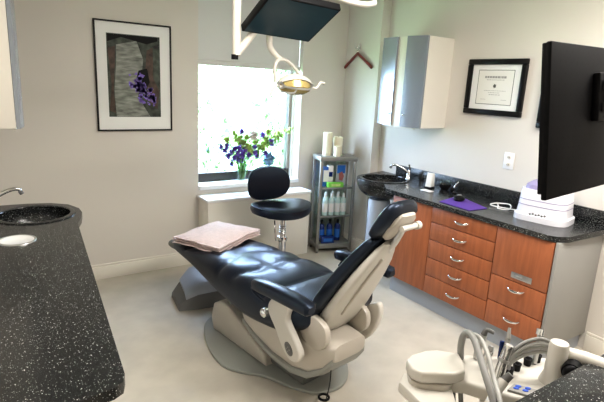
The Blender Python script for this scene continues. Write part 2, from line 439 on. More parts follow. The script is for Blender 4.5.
# right: rectangle part + bowl plate
b = MB()
b.prism([(2.862, 1.50), (2.885, 1.46), (2.95, 1.42), (XR, 1.40), (XR, 2.93), (2.862, 2.93)], CZ-.036, CZ)
plate = [(2.862, 2.93), (XR, 2.93), (XR, 3.60), (3.25, 3.56)]+[(BX+.265*cos(radians(a)), BY+.265*sin(radians(a))) for a in (90, 105, 120, 135, 150, 165, 180, 195, 210, 225)]
b2 = disc_cut(plate, BX-.01, BY, .215, .215, CZ-.036, CZ); b.add(b2.b)
ct = tag(b.build('countertop', 'gran'), 'black speckled countertop on the cherry base cabinet at right', 'countertop')
MB().box(XR-.02, XR, 1.40, 3.40, CZ, CZ+.10, .003).build('splashback', 'gran', ct)
def bowl(name, cx, cy, z, r, ri, depth, label, hole=(0, 0)):
    t = thing(name, label, 'sink', (cx, cy, z))
    n = []
    prof = []
    for k in range(11):
        a = k/10*pi/2; prof.append((r*cos(a)**.75 if k < 10 else .0005, -.036-depth*sin(a)))
    prof = [(r, -.034)]+prof
    prof = prof[:-1]+[(.0005, -.036-depth)]
    inner = [(.0005, -depth-.02)]+[(ri*cos(a)**.6, -.02-(depth)*sin(a)) for a in [pi/2*(1-k/10) for k in range(1, 11)]]+[(ri, -.001)]
    MB().lathe(prof+inner, n=40, closed=True).build('basin', 'gran', t)
    MB().lathe([(ri-.012, .0), (ri-.010, .006), (ri+.004, .009), (ri+.018, .005), (ri+.018, .0)], n=40, closed=True).build('rim', 'gran', t)
    MB().lathe([(.0005, -depth-.018), (.022, -depth-.018), (.022, -depth-.008), (.0005, -depth-.008)]).build('drain', 'chrome', t)
    return t
bowl('wash_basin', BX-.01, BY, CZ+.001, .25, .215, .15, 'black round wash basin at the far end of the right counter')
t = thing('basin_pedestal', 'blue grey pedestal cover standing under the right wash basin', 'pedestal', (3.10, 3.25, 0))
MB().lathe([(.115, 0), (.115, .02), (.10, .03), (.10, .70), (.09, .712)], sx=1, sy=1).build('column', 'toe', t)
MB().lathe([(.125, 0), (.125, .03), (.11, .035)]).build('foot_ring', 'silver', t)

def faucet(name, loc, rz, label, sc=1.):
    t = thing(name, label, 'faucet', loc, rz); t.scale = (sc,)*3     # spout points local +x
    MB().lathe([(.026, 0), (.026, .01), (.018, .02), (.018, .075), (.014, .085)]).build('body', 'chrome', t)
    MB().tube([(0, 0, .05), (.04, 0, .09), (.11, 0, .125), (.155, 0, .13), (.17, 0, .115)], [.013, .010]).build('spout', 'chrome', t)
    MB().tube([(0, 0, .08), (-.005, .005, .10), (.01, .05, .15)], [.010, .007]).build('lever', 'chrome', t)
    MB().cyl((.166, 0, .118), (.176, 0, .098), .012).build('aerator', 'dgrey', t)
faucet('basin_faucet', (3.36, 3.16, CZ), radians(140), 'chrome lever faucet at the right wash basin')
# ------------------------------------------------------------------ left counter
LB = (.262, 3.14)
b = MB()
inner0, inner1 = (.297, 1.275), (.447, 2.86)
b.prism([(XL, 1.16), (.13, 1.20), (.255, 1.222), (.283, 1.238), inner0, (.447, 2.86), (XL, 2.86)], .864, .90)
plate = [(XL, 2.86), (.447, 2.86), (.487, 2.98), (.512, 3.10), (.512, 3.20), (.47, 3.32), (.38, 3.395), (.25, 3.43), (XL, 3.46)]
b2 = disc_cut(plate, LB[0], LB[1], .212, .195, .864, .90); b.add(b2.b)
lc = tag(b.build('countertop', 'gran'), 'black speckled countertop along the left wall in foreground', 'countertop')
bl_ = bowl('sink_basin', LB[0], LB[1], .90, .225, .20, .14, 'black speckled oval sink set in the left countertop')
MB().lathe([(.078, .0), (.078, .004), (.070, .006), (.0005, .006)], n=36).build('x', 'white') if False else None
t = thing('waste_chute', 'white oval waste chute opening in the left countertop', 'waste chute', (.136, 2.665, .90))
MB().lathe([(.0005, .001), (.066, .001), (.070, .004), (.078, .0045), (.082, .0005)], n=36).build('liner', 'white', t)
MB().lathe([(.076, .0045), (.080, .007), (.085, .0055), (.087, .0005), (.083, .0003)], n=36, closed=True).build('ring', 'steel', t)
faucet('sink_faucet', (.04, 3.28, .90), radians(0), 'brushed chrome faucet arching over the left sink', 1.0)
t = thing('base_cabinet', 'pale grey base cabinet under the left countertop', 'cabinet', (0, 2, 0))
XQ = XL+.03
MB().prism([(XQ, -.76), (.24, -.745), (.405, .86), (.405, 1.0), (XQ, 1.0)], .10, .864, .003).build('carcass', 'trim', t)
MB().prism([(XQ, -.72), (.20, -.70), (.35, 1.0), (XQ, 1.0)], 0, .10).build('plinth', 'panel', t)
for i in range(4):
    y0 = -.73+i*.395; 
    def P_(y, off): return .24+.165*(y+.745)/1.605+off
    b = MB(); b.prism([(P_(y0, .002), y0), (P_(y0, .02), y0), (P_(y0+.39, .02), y0+.39), (P_(y0+.39, .002), y0+.39)], .12, .845, .002)
    o = b.build('door', 'white', t)
    yc = y0+.34; x = P_(yc, .02)
    MB().tube([(x-.002, yc-.03, .79), (x+.025, yc-.028, .79), (x+.025, yc+.028, .79), (x-.002, yc+.03, .79)], .005).build('handle', 'chrome', o)

# front counter, lower right
b = MB(); b.prism([(1.05, .28), (2.6, .28), (2.6, .63), (1.10, .63), (1.05, .595)], .864, .90, .006)
b.build('countertop', 'gran'); 
tag(bpy.data.objects[-1] if False else [o for o in COL.objects if o.name.startswith('countertop')][-1], 'black speckled counter corner at the bottom right behind the delivery unit', 'countertop')
t = thing('base_cabinet', 'grey base cabinet under the counter at bottom right', 'cabinet', (1.9, .44, 0))
MB().box(-.70, .70, -.15, .10, .10, .864, .003).build('carcass', 'panel', t)
MB().box(-.72, .66, -.13, .10, 0, .10).build('plinth', 'toe', t)

# ------------------------------------------------------------------ things on the right counter
C0 = CZ
t = thing('card_dispenser', 'white upright dispenser standing on the right counter by faucet', 'dispenser', (3.25, 2.80, C0), radians(10))
MB().box(-.035, .035, -.03, .03, 0, .015, .003).build('base', 'matblack', t)
MB().prism([(-.03, .0), (.03, .0), (.02, .115), (-.012, .12)], -.028, .028, .003, m=Matrix.Rotation(pi/2, 4, 'X')@Matrix.Translation((0, .015, 0))).build('body', 'paper', t)
tag(MB().box(3.09, 3.15, 2.66, 2.76, C0+.001, C0+.010, .003).build('paper_pad', 'white'), 'small white paper pad lying before the white dispenser', 'pad')
t = thing('glass_bowl', 'small dark round bowl with a clear rim on the counter', 'bowl', (3.33, 2.70, C0))
MB().lathe([(.0005, .001), (.03, .001), (.048, .03), (.052, .05), (.048, .05), (.044, .032), (.026, .008), (.0005, .008)]).build('bowl', 'matblack', t)
MB().lathe([(.052, .05), (.053, .075), (.050, .075), (.049, .05)], closed=True).build('clear_rim', 'sglass', t)
t = thing('hand_mirror_stand', 'small chrome and black instrument standing by the purple cloth', 'instrument', (3.27, 2.56, C0))
MB().lathe([(.030, 0), (.030, .012), (.012, .018)]).build('base', 'black', t)
MB().tube([(0, 0, .015), (.01, 0, .06), (.03, -.02, .10)], .007).build('stem', 'chrome', t)
MB().sphere((-.01, .01, .035), .022).build('knob', 'black', t)
tag(MB().prism([(2.915, 2.40), (2.90, 2.115), (3.085, 2.10), (3.20, 2.40), (3.19, 2.46)], C0+.001, C0+.006, .001).build('purple_cloth', 'purple'), 'purple cloth lying on the right counter above the drawers', 'cloth')
t = thing('black_puck', 'black rounded curing device resting on the purple cloth', 'device', (3.08, 2.35, C0+.007), radians(20))
MB().lathe([(.0005, 0), (.040, .001), (.050, .012), (.046, .028), (.028, .038), (.0005, .040)], sx=1.1, sy=.85).build('body', 'black', t)
MB().lathe([(.0005, .040), (.018, .040), (.016, .046), (.0005, .047)]).build('button', 'dgrey', t)
tag(MB().tube([(3.30, 2.16, C0+.005), (3.22, 2.10, C0+.005), (3.16, 2.06, C0+.005), (3.20, 2.00, C0+.005), (3.30, 2.06, C0+.02), (3.25, 2.15, C0+.015), (3.18, 2.13, C0+.01), (3.24, 1.97, C0+.006), (3.28, 1.88, C0+.006)], .0045).build('power_cable', 'white'), 'loose white power cable curled beside the white sterilizer', 'cable')
# sterilizer
t = thing('sterilizer', 'white rounded tabletop sterilizer with lilac lid behind the monitor', 'sterilizer', (3.20, 1.735, C0+.001), radians(-78)); t.scale = (.86, .95, 1.12)
def rbox_rings(spec, p=4):
    return [sring((x0, y0, z), (1, 0, 0), (0, 1, 0), hx, hy, p, 40) for z, hx, hy, x0, y0 in spec]
MB().rings(rbox_rings([(0, .205, .15, 0, 0), (.035, .205, .15, 0, 0), (.04, .197, .143, 0, 0)])).build('base', 'sterl', t)
MB().rings(rbox_rings([(.038, .19, .14, 0, 0), (.09, .183, .135, 0, 0), (.16, .178, .13, 0, 0), (.19, .17, .125, 0, 0)])).build('body', 'sterl', t)
b = MB()
for z, k in ((.092, 1.0), (.125, .985)): b.rings([sring((0, 0, z+dz), (1, 0, 0), (0, 1, 0), .184*k, .136*k, 4, 40) for dz in (0, .004)])
b.build('seam_band', 'violet', t)
MB().rings(rbox_rings([(.19, .15, .115, .0, 0), (.215, .145, .11, 0, 0), (.235, .11, .085, 0, 0)])).build('lid', 'violet', t)
MB().rings(rbox_rings([(.236, .06, .02, 0, -.02), (.25, .055, .016, 0, -.02)])).build('lid_handle', 'violet', t)
b = MB()
for i in range(6):
    b.sphere((-.055+i*.022, -.147, .045+.004*(i % 2)), .008, sc=(1, .5, .7), n=10)
b.build('control_buttons', 'dgrey', t)

# ------------------------------------------------------------------ corner shelf
SH = thing('glass_shelf_unit', 'grey metal tower shelf with glass shelves in the room corner', 'shelf unit', (2.872, 3.89, 0), radians(-16))
SW, SD, SHH = .395, .235, 1.02
b = MB()
for x in (0, SW-.03):
    for y in (0, SD-.025): b.box(x, x+.03, y, y+.025, .02, SHH-.02, .003)
b.build('upright_posts', 'shelfm', SH)
MB().box(-.005, SW+.005, -.005, SD+.005, SHH-.045, SHH, .004).build('top_board', 'shelfm', SH)
MB().box(0, SW, 0, SD, .05, .10, .004).build('bottom_board', 'shelfm', SH)
for i, z in enumerate((.40, .70)):
    MB().box(.02, SW-.02, .006, SD-.004, z-.008, z, .002).build('glass_shelf', 'sglass', SH)
    MB().box(.028, SW-.028, .002, .006, z-.012, z+.004, .001).build('shelf_edge', 'shelfm', SH)
MB().box(.01, SW-.01, SD-.006, SD-.003, .1, SHH-.045).build('back_glass', 'sglass', SH, smooth=False)
b = MB()
for x in (.018, SW-.018):
    for y in (.018, SD-.018): b.lathe([(.012, 0), (.014, .01), (.008, .022)], (x, y, 0), 12)
b.build('feet', 'dgrey', SH)
ROT = Matrix.Translation((2.872, 3.89, 0))@Matrix.Rotation(radians(-16), 4, 'Z')
def on(x, y, z): return tuple(ROT@Vector((x, y, z)))
RZ = radians(-16)
# candles
for x, y, r, h, lab in ((.105, .12, .046, .235, 'tallest cream pillar candle on the corner shelf top'), (.235, .155, .048, .185, 'wide cream pillar candle at right on the corner shelf top'), (.19, .052, .038, .105, 'short cream pillar candle in front on the corner shelf top')):
    t = thing('pillar_candle', lab, 'candle', on(x, y, SHH), 0, 'candles on the corner shelf')
    MB().lathe([(.0005, 0), (r*.97, 0), (r, .004), (r, h-.004), (r*.9, h), (r*.5, h-.008), (.0005, h-.010)]).build('wax', 'wax', t)
    MB().cyl((0, 0, h-.010), (.001, 0, h+.006), .0015, n=6).build('wick', 'dink', t)
# top compartment
t = thing('toothbrush_pack', 'blue and white upright pack on the upper glass shelf', 'pack', on(.085, .11, .70), RZ)
MB().box(-.035, .035, -.03, .03, 0, .20, .003).build('carton', 'blue', t)
MB().box(-.020, .034, -.032, -.0301, .05, .17).build('label_panel', 'white', t)
t = thing('product_pack', 'white upright carton on the upper glass shelf beside the blue pack', 'pack', on(.15, .12, .70), RZ)
MB().box(-.027, .027, -.03, .03, 0, .215, .003).build('carton', 'white', t)
MB().box(-.020, .020, -.032, -.0301, .10, .15).build('label_panel', 'dblue', t)
t = thing('green_box', 'bright green flat box lying in front on upper shelf', 'box', on(.185, .045, .70), RZ)
MB().box(-.085, .085, -.028, .028, 0, .05, .003).build('carton', 'green', t)
MB().box(-.05, .05, -.0295, -.0281, .012, .036).build('label_panel', 'gflower', t)
t = thing('picture_card', 'blue and red picture card standing at right on upper shelf', 'card', on(.275, .12, .70), RZ)
MB().box(-.055, .055, -.004, .004, 0, .225, .002).build('card', 'toe', t)
flat('printed_sky', [[(-.045, .13), (.045, .13), (.045, .215), (-.045, .215)]], 'blue', -.0045, t)
flat('printed_figure', [[(-.02, .06), (.02, .05), (.035, .10), (.01, .15), (-.025, .13)]], 'red', -.0048, t)
def bottle(name, r, h, m, capm, labm, label, cat, grp, loc):
    t = thing(name, label, cat, loc, RZ, grp)
    MB().lathe([(.0005, 0), (r*.95, 0), (r, .005), (r, h*.68), (r*.85, h*.76), (r*.4, h*.82), (r*.4, h*.85), (.0005, h*.85)], n=20).build('body', m, t)
    MB().lathe([(r*.46, h*.82), (r*.46, h*.98), (r*.40, h), (.0005, h)], n=20).build('cap', capm, t)
    MB().lathe([(r*1.01, h*.15), (r*1.02, h*.16), (r*1.02, h*.55), (r*1.01, h*.56)], n=20).build('label_band', labm, t)
    return t
M['frost'] = mat('frosted_bottle', (.62, .80, .78), .25)
b0 = bottle('lotion_bottle', .030, .23, 'frost', 'white', 'white', 'white and mint bottle in front row on the middle shelf', 'bottle', 'white bottles on the middle shelf', on(.095, .06, .40))
for x, y in ((.165, .06), (.235, .06), (.30, .065)): dup(b0, on(x, y, .40))
for x, y in ((.13, .14), (.21, .14), (.275, .145)): dup(b0, on(x, y, .40), label='white and mint bottle in back row on the middle shelf')
b0 = bottle('blue_bottle', .032, .23, 'dblue', 'matblack', 'blue', 'dark blue bottle at left on the lowest shelf', 'bottle', 'blue bottles on the lowest shelf', on(.095, .12, .10))
dup(b0, on(.185, .12, .10), label='dark blue bottle in the middle on the lowest shelf'); dup(b0, on(.275, .12, .10), label='dark blue bottle at right on the lowest shelf')
t = thing('blue_carton', 'low dark blue carton in front of the blue bottles', 'box', on(.135, .045, .10), RZ)
MB().box(-.07, .07, -.03, .03, 0, .075, .003).build('carton', 'dblue', t)
MB().box(-.05, .05, -.0315, -.0301, .02, .055).build('label_panel', 'blue', t)

# ------------------------------------------------------------------ vase and flowers on sill
VX, VY, VZ = 2.16, 4.225, WZ0
t = thing('glass_vase', 'clear glass vase holding the bouquet on the window sill', 'vase', (VX, VY, VZ))
MB().lathe([(.0005, 0), (.045, 0), (.048, .01), (.050, .12), (.056, .19), (.053, .19), (.047, .12), (.045, .02), (.0005, .015)]).build('vessel', 'sglass', t)
MB().lathe([(.0005, .016), (.044, .021), (.046, .11), (.0005, .11)]).build('water', 'sglass', t)
rnd = random.Random(11)
def flower(kind, tip, label, grp):
    name = {'p': 'purple_flower', 'g': 'green_flower', 'w': 'white_protea', 'b': 'blue_hydrangea'}[kind]
    t = thing(name, label, 'flower', (VX, VY, VZ+.03), 0, grp)
    tip = Vector(tip)-Vector((VX, VY, VZ+.03)); base = Vector((tip.x*.06, tip.y*.06, 0))
    mid = base*.5+Vector((tip.x*.28, tip.y*.28, tip.z*.6))
    MB().tube([base, mid, tip], .0025, n=6, sub=4).build('stem', 'leaf', t)
    b = MB()
    R = {'p': .034, 'g': .040, 'w': .055, 'b': .075}[kind]
    np_ = {'p': 26, 'g': 30, 'w': 50, 'b': 70}[kind]
    for k in range(np_):
        d = Vector((rnd.gauss(0, 1), rnd.gauss(0, 1)-.5, rnd.gauss(0, 1)+.4)).normalized()
        x, y, _ = frame_from(d); s = R*rnd.uniform(.8, 1.1)
        wv = x*s*.42; b.face([tip, tip+d*s*.6+wv, tip+d*s*1.1+y*s*.2, tip+d*s*.6-wv])
    b.sphere(tip, R*(.7 if kind in 'wb' else .5), n=8)
    b.build('petals', {'p': 'pflower', 'g': 'gflower', 'w': 'wflower', 'b': 'bflower'}[kind], t, smooth=False)
    b = MB()
    for k in range(6):
        u = rnd.uniform(.6, .97); c = mid*(1-u)+tip*u; d = Vector((rnd.gauss(0, 1), rnd.gauss(0, .6), rnd.gauss(0, .6))).normalized()
        x, y, _ = frame_from(d); s = .06
        b.face([c, c+d*s*.5+x*s*.22, c+d*s, c+d*s*.5-x*s*.22])
    b.build('leaves', 'leaf', t, smooth=False)
pts = [(1.87, 1.12), (1.94, 1.13), (1.92, 1.09), (1.96, 1.03), (2.0, 1.02), (2.0, .95), (2.08, 1.03), (2.04, 1.06), (2.01, 1.10), (2.12, 1.09), (2.22, 1.06), (2.23, 1.10), (2.38, 1.17), (2.41, 1.13), (2.32, 1.05), (2.07, 1.26), (2.06, 1.0), (1.98, 1.07), (2.10, .98), (2.32, 1.22), (2.04, 1.11), (2.15, 1.04), (2.27, 1.02), (2.09, 1.07)]
for x, z in pts: flower('p', (x, 4.08+rnd.uniform(-.04, .05), z), 'purple flower in the bouquet on the window sill', 'purple flowers in the vase')
for x, z in [(1.93, 1.18), (2.06, 1.19), (2.10, 1.15), (2.17, 1.08), (2.08, 1.13), (2.29, 1.10), (2.31, 1.13), (2.39, 1.24), (2.14, 1.12), (2.25, 1.14), (2.20, 1.10), (2.13, 1.20), (2.24, 1.18), (2.35, 1.18)]:
    flower('g', (x, 4.10+rnd.uniform(-.03, .06), z), 'pale green flower in the bouquet on the window sill', 'green flowers in the vase')
M['bflower'] = mat('pale_blue_petal', (.30, .48, .66), .7, var=.2, vscale=40)
flower('b', (2.40, 4.12, .98), 'pale blue hydrangea low at the right of the window bouquet', None)
flower('w', (2.19, 4.06, 1.22), 'large white bloom at the top of the window bouquet', None)
def spray(tip, label, n=26):
    t = thing('leafy_spray', label, 'foliage', (VX, VY, VZ+.03), 0, None)
    tip = Vector(tip)-Vector((VX, VY, VZ+.03)); base = Vector((tip.x*.05, tip.y*.05, 0)); mid = Vector((tip.x*.35, tip.y*.5, tip.z*.62))
    MB().tube([base, mid, tip], .0025, n=6).build('stem', 'leaf', t)
    b = MB()
    for k in range(n*3):
        u = rnd.uniform(.15, 1); c = mid*(1-u)+tip*u; c.z += .03*sin(u*pi); d = Vector((rnd.gauss(0, .5), rnd.gauss(0, .5), rnd.gauss(0, 1))).normalized(); x, y, _ = frame_from(d); s = .055*(1.2-.6*u)
        b.face([c, c+d*s*.5+x*s*.35, c+d*s, c+d*s*.5-x*s*.35])
    b.build('leaves', 'gflower', t, smooth=False)
spray((2.62, 4.05, 1.28), 'long yellow green leafy spray reaching right from the vase')
spray((2.50, 4.05, 1.22), 'shorter green leafy spray right of the purple flowers')
spray((2.0, 4.10, 1.25), 'green leafy spray at the upper left of bouquet')

# ------------------------------------------------------------------ dental stool
t = thing('dental_stool', 'black dentist stool on chrome stem behind the dental chair', 'stool', (2.13, 3.38, 0), 0)
b = MB()
R = []
for z, k in ((.600, .80), (.610, .95), (.640, 1.0), (.672, .97), (.688, .85), (.690, .5)): 
    R.append([Vector((.275*k*cos(a)*(1+.05*cos(a))-.03, .225*k*sin(a)-.0, z+.035+.025*(cos(a)**2)*k - .0)) for a in [2*pi*q/40 for q in range(40)]])
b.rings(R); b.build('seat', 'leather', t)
MB().lathe([(.09, .62), (.09, .648), (.03, .648)], n=24).build('seat_plate', 'dgrey', t)
MB().cyl((0, 0, .40), (0, 0, .63), .022).cyl((0, 0, .12), (0, 0, .41), .032).lathe([(.04, .40), (.045, .42), (.04, .44)]).build('gas_stem', 'chrome', t)
b = MB()
for z in (.47, .49, .51, .53): b.lathe([(.027, z), (.031, z+.005), (.027, z+.012)])
b.build('stem_collar', 'steel', t)
for k in range(5):
    a = k*2*pi/5+.3
    o = MB().tube([(0, 0, .12), (.12*cos(a), .12*sin(a), .11), (.27*cos(a), .27*sin(a), .075)], [.022, .014], n=10).build('base_leg', 'chrome', t)
    MB().cyl((.27*cos(a)-.012, .27*sin(a), .028), (.27*cos(a)+.012, .27*sin(a), .028), .028).cyl((.27*cos(a), .27*sin(a), .03), (.27*cos(a), .27*sin(a), .075), .008).build('caster', 'black', o)
# back
MB().tube([(-.06, -.0, .61), (-.10, .10, .60), (-.08, .20, .66), (-.06, .21, .84)], .012).build('back_bar', 'dgrey', t)
bm = MB(); R = []
for dy, k in ((-.028, .80), (-.020, .95), (0, 1), (.018, .95), (.026, .8)):
    R.append(sring((-.06, .17+dy, .875), (1, 0, 0), (0, 0, 1), .205*k, .150*k, 2.5, 36))
for r in R:
    for v in r: v.y += 0.02+.9*(v.x+.075)**2*-1.2
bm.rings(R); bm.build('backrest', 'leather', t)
MB().tube([(-.13, -.08, .615), (-.15, -.12, .58), (-.15, -.13, .50), (-.14, -.13, .46)], .006).build('height_lever', 'chrome', t)

# ------------------------------------------------------------------ dental chair
DC = thing('dental_chair', 'black leather dental chair with cream shell reclined in room centre', 'dental chair', (1.60, 2.05, 0), radians(98))
def catmull(P, sub=5):
    P = [Vector(p) for p in P]; n = len(P); out = []
    for i in range(n):
        a, b, c, d = P[i-1], P[i], P[(i+1) % n], P[(i+2) % n]
        for k in range(sub):
            t = k/sub; out.append(.5*((2*b)+(c-a)*t+(2*a-5*b+4*c-d)*t*t+(3*b-a-3*c+d)*t**3))
    return [(v.x, v.y) for v in out]
bp_ = catmull([(-.14, 0), (-.09, .13), (.04, .20), (.22, .26), (.33, .34), (.46, .39), (.66, .36), (.88, .27), (1.02, .16), (1.06, 0), (1.02, -.16), (.88, -.27), (.66, -.34), (.40, -.38), (.18, -.36), (.0, -.24), (-.11, -.12)])
MB().prism(bp_, 0, .022, .008).build('floor_plate', 'base', DC)
# base cover
RX = Matrix.Rotation(pi/2, 4, 'X')
MB().prism([(.88, .02), (.91, .10), (.88, .215), (.80, .262), (.70, .262), (.45, .16), (.30, .095), (.28, .02)], -.20, .20, .02, m=RX, seg=3).build('base_cover', 'cream', DC)
MB().prism([(.60, .10), (.62, .29), (.46, .34), (.0, .34), (-.06, .20), (.0, .02), (.30, .02)], -.15, .15, .02, m=RX).build('lift_arm', 'dgrey', DC)
R = []
for s, zb, zt, hw in ((.50, .275, .36, .20), (.44, .255, .40, .245), (.32, .22, .42, .262), (.15, .18, .42, .268), (-.02, .168, .42, .262), (-.14, .19, .42, .245), (-.23, .25, .42, .215), (-.29, .33, .42, .17)):
    R.append(sring((s, .085, (zb+zt)/2), (0, 1, 0), (0, 0, 1), hw*.68, (zt-zb)/2, 4.5, 40))
MB().rings(R).build('seat_casing', 'cream', DC)
R = []
for s, zb, hw in ((.46, .258, .232), (.32, .217, .260), (.15, .175, .267), (-.02, .162, .261), (-.14, .184, .244), (-.23, .244, .214), (-.28, .31, .18)):
    R.append(sring((s, .085, zb+.018), (0, 1, 0), (0, 0, 1), hw*.68+.007, .026, 5, 32))
MB().rings(R).build('casing_rim', 'grey', DC)
GRV = []
for sg in (1, -1):
    GRV += [[(.84, 0), (.76, .07*sg), (.70, .17*sg), (.68, .30*sg)], [(.98, .14*sg), (.92, .05*sg), (.84, 0)], [(.52, .28*sg), (.44, .16*sg), (.46, .06*sg), (.54, 0)], [(.20, .30*sg), (.17, .15*sg), (.16, 0)], [(1.18, .24*sg), (1.05, .10*sg), (.98, .14*sg)]]
GRV += [[(.84, 0), (.68, .02), (.54, 0)], [(.54, 0), (.36, 0)]]
def segdist(p, a, b):
    ab = (b[0]-a[0], b[1]-a[1]); L2 = ab[0]**2+ab[1]**2; t = max(0, min(1, ((p[0]-a[0])*ab[0]+(p[1]-a[1])*ab[1])/L2)); return sqrt((p[0]-a[0]-ab[0]*t)**2+(p[1]-a[1]-ab[1]*t)**2)
def upholst(secs, sub=10, n=96, p=3.4):
    P = secs; out = []
    for i in range(len(P)-1):
        a = P[max(i-1, 0)]; b = P[i]; c = P[i+1]; d = P[min(i+2, len(P)-1)]
        for k in range(sub):
            t = k/sub; out.append([.5*((2*b[j])+(c[j]-a[j])*t+(2*a[j]-5*b[j]+4*c[j]-d[j])*t*t+(3*b[j]-a[j]-3*c[j]+d[j])*t**3) for j in range(4)])
    out.append(list(P[-1])); R = []
    for s, zt, zb, hw in out:
        r = sring((s, 0, (zt+zb)/2), (0, 1, 0), (0, 0, 1), hw, (zt-zb)/2, p, n)
        for v in r:
            if v.z > (zt+zb)/2:
                dd = min(segdist((v.x, v.y), g[i], g[i+1]) for g in GRV for i in range(len(g)-1))
                v.z += .012*(1-math.exp(-(dd/.05)**2))-.009*math.exp(-(dd/.009)**2)-.004
        R.append(r)
    return R
secs = [(1.36, .540, .46, .245), (1.28, .550, .45, .255), (1.10, .560, .425, .266), (.90, .575, .385, .282), (.66, .592, .335, .298), (.42, .600, .31, .312), (.22, .592, .33, .318), (.05, .590, .36, .312), (-.08, .592, .42, .285), (-.15, .58, .47, .24)]
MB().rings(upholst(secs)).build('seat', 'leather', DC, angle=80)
R = []
for s, zt, zb, hw in ((1.352, .542, .455, .249), (1.41, .538, .452, .247), (1.46, .530, .452, .236), (1.50, .515, .457, .205), (1.515, .50, .468, .15)):
    R.append(sring((s, 0, (zt+zb)/2), (0, 1, 0), (0, 0, 1), hw, (zt-zb)/2, 3., 36))
MB().rings(R).build('foot_cap', 'vinylg', DC)
# backrest
A = radians(57); d = Vector((-cos(A), 0, sin(A))); nrm = Vector((sin(A), 0, cos(A))); B0 = Vector((-.155, .03, .56)); yv = Vector((0, 1, 0))
def bring(u, off, hw, hh, p=3.2, n=36, t0=0): return sring(B0+d*u+nrm*off+yv*t0, yv, nrm, hw, hh, p, n)
R = []
for u, hw, th, off in ((-.06, .20, .025, .0), (-.02, .225, .042, 0), (.06, .23, .046, .0), (.18, .215, .044, .006), (.30, .185, .042, .010), (.40, .152, .038, .010), (.47, .12, .033, .008), (.51, .09, .025, .004), (.525, .04, .012, .0)):
    R.append(bring(u, off+.035, hw*.90, th))
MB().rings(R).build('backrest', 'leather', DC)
R = []
for u, hw, th, off in ((-.20, .10, .03, -.01), (-.13, .16, .045, -.03), (-.04, .185, .045, -.035), (.06, .19, .042, -.033), (.18, .178, .037, -.028), (.30, .155, .033, -.024), (.41, .12, .028, -.020), (.48, .085, .022, -.016), (.53, .05, .012, -.012)):
    R.append(bring(u, off+.004, hw*.78, th, 3.6, 36, .015))
MB().rings(R).build('back_shell', 'lcream', DC)
MB().tube([B0+d*.05+nrm*-.072+yv*.09, B0+d*.3+nrm*-.056+yv*.07, B0+d*.45+nrm*-.042+yv*.04], .007).build('shell_rib', 'cream', DC)
# headrest
A2 = radians(57); d2 = Vector((-cos(A2), 0, sin(A2))); n2 = Vector((sin(A2), 0, cos(A2))); H0 = B0+d*.525+nrm*.050
R = []
for u, hw, th in ((-.015, .08, .015), (.0, .100, .03), (.05, .115, .040), (.11, .120, .043), (.165, .115, .038), (.195, .095, .028), (.21, .06, .013)):
    R.append(sring(H0+d2*u+n2*(.10*(u-.10)**2*8), yv, n2, hw, th, 3, 32))
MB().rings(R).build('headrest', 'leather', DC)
R = []
for u, hw, th in ((.02, .05, .010), (.04, .075, .018), (.11, .085, .022), (.17, .075, .018), (.20, .05, .010)):
    R.append(sring(H0+d2*u*.9-n2*.040, yv, n2, hw, th, 3, 28))
MB().rings(R).build('headrest_shell', 'cream', DC)
MB().tube([H0+d2*.10-n2*.06, H0+d2*.0-n2*.07, H0-d2*.12-n2*.062], .018, n=12).build('headrest_bar', 'steel', DC)
MB().cyl(H0+d2*.13-n2*.078+yv*-.075, H0+d2*.13-n2*.078+yv*.05, .014).cyl(H0+d2*.13-n2*.078+yv*-.085, H0+d2*.13-n2*.078+yv*-.06, .020).build('headrest_knob', 'lcream', DC)
# arms
for sg in (1, -1):
    R = []; y0 = .365 if sg > 0 else -.355; ds = 0 if sg > 0 else .075
    for s, z, hw, hh in ((-.27, .662, .022, .018), (-.255, .664, .038, .032), (-.18, .668, .043, .037), (-.02, .664, .043, .037), (.10, .656, .042, .036), (.17, .651, .038, .032), (.195, .648, .02, .018)):
        R.append(sring((s+ds, y0, z), (0, 1, 0), (0, 0, 1), hw, hh, 3, 24))
    MB().rings(R).build('armrest', 'leather', DC)
    poly = catmull([(.04, .62), (.10, .56), (.10, .50), (.04, .43), (-.03, .34), (-.09, .30), (-.15, .315), (-.165, .37), (-.11, .44), (-.05, .51), (-.06, .58), (-.02, .63)], 4)
    tb = .315 if sg > 0 else -.16
    if sg < 0: poly = catmull([(.02, .58), (.02, .44), (-.02, .32), (-.11, .27), (-.20, .31), (-.26, .40), (-.29, .50), (-.27, .56), (-.22, .54), (-.17, .50), (-.12, .50), (-.05, .58)], 4)
    o = MB().prism(poly, -tb-.022, -tb+.022, .012, m=RX, seg=3).build('arm_bracket', 'lcream', DC)
    yy = tb+.023*sg
    b = MB()
    b.lathe([(.0005, .0), (.030, 0), (.030, .004), (.026, .006), (.0005, .006)], sx=1.3, sy=.85, m=Matrix.Translation((-.085, yy-.001*sg, .365))@Matrix.Rotation(-sg*pi/2, 4, 'X')@Matrix.Rotation(-sg*radians(50), 4, 'Z'))
    q = b.build('control_pad', 'dgrey', o)
    q['label'] = 'dark oval control pad with four arrow buttons'
    MB().cyl((.14, sg*.305, .48), (.14, sg*.340, .48), .030, .026).sphere((.14, sg*.340, .48), .024, sc=(1, .5, 1)).build('pivot_knob', 'chrome', DC)
    MB().tube([(.20, sg*.315, .595), (.21, sg*.365, .615), (.17, sg*.38, .60), (.14, sg*.335, .55)], .007, n=8).build('arm_strap', 'leather', DC)
    MB().prism(catmull([(-.03, .52), (-.06, .43), (-.12, .375), (-.20, .375), (-.255, .43), (-.25, .51), (-.19, .545), (-.10, .55)], 4), -(.225 if sg > 0 else -.09)-.02, -(.225 if sg > 0 else -.09)+.02, .01, m=RX).build('hinge_shield', 'cream', DC)
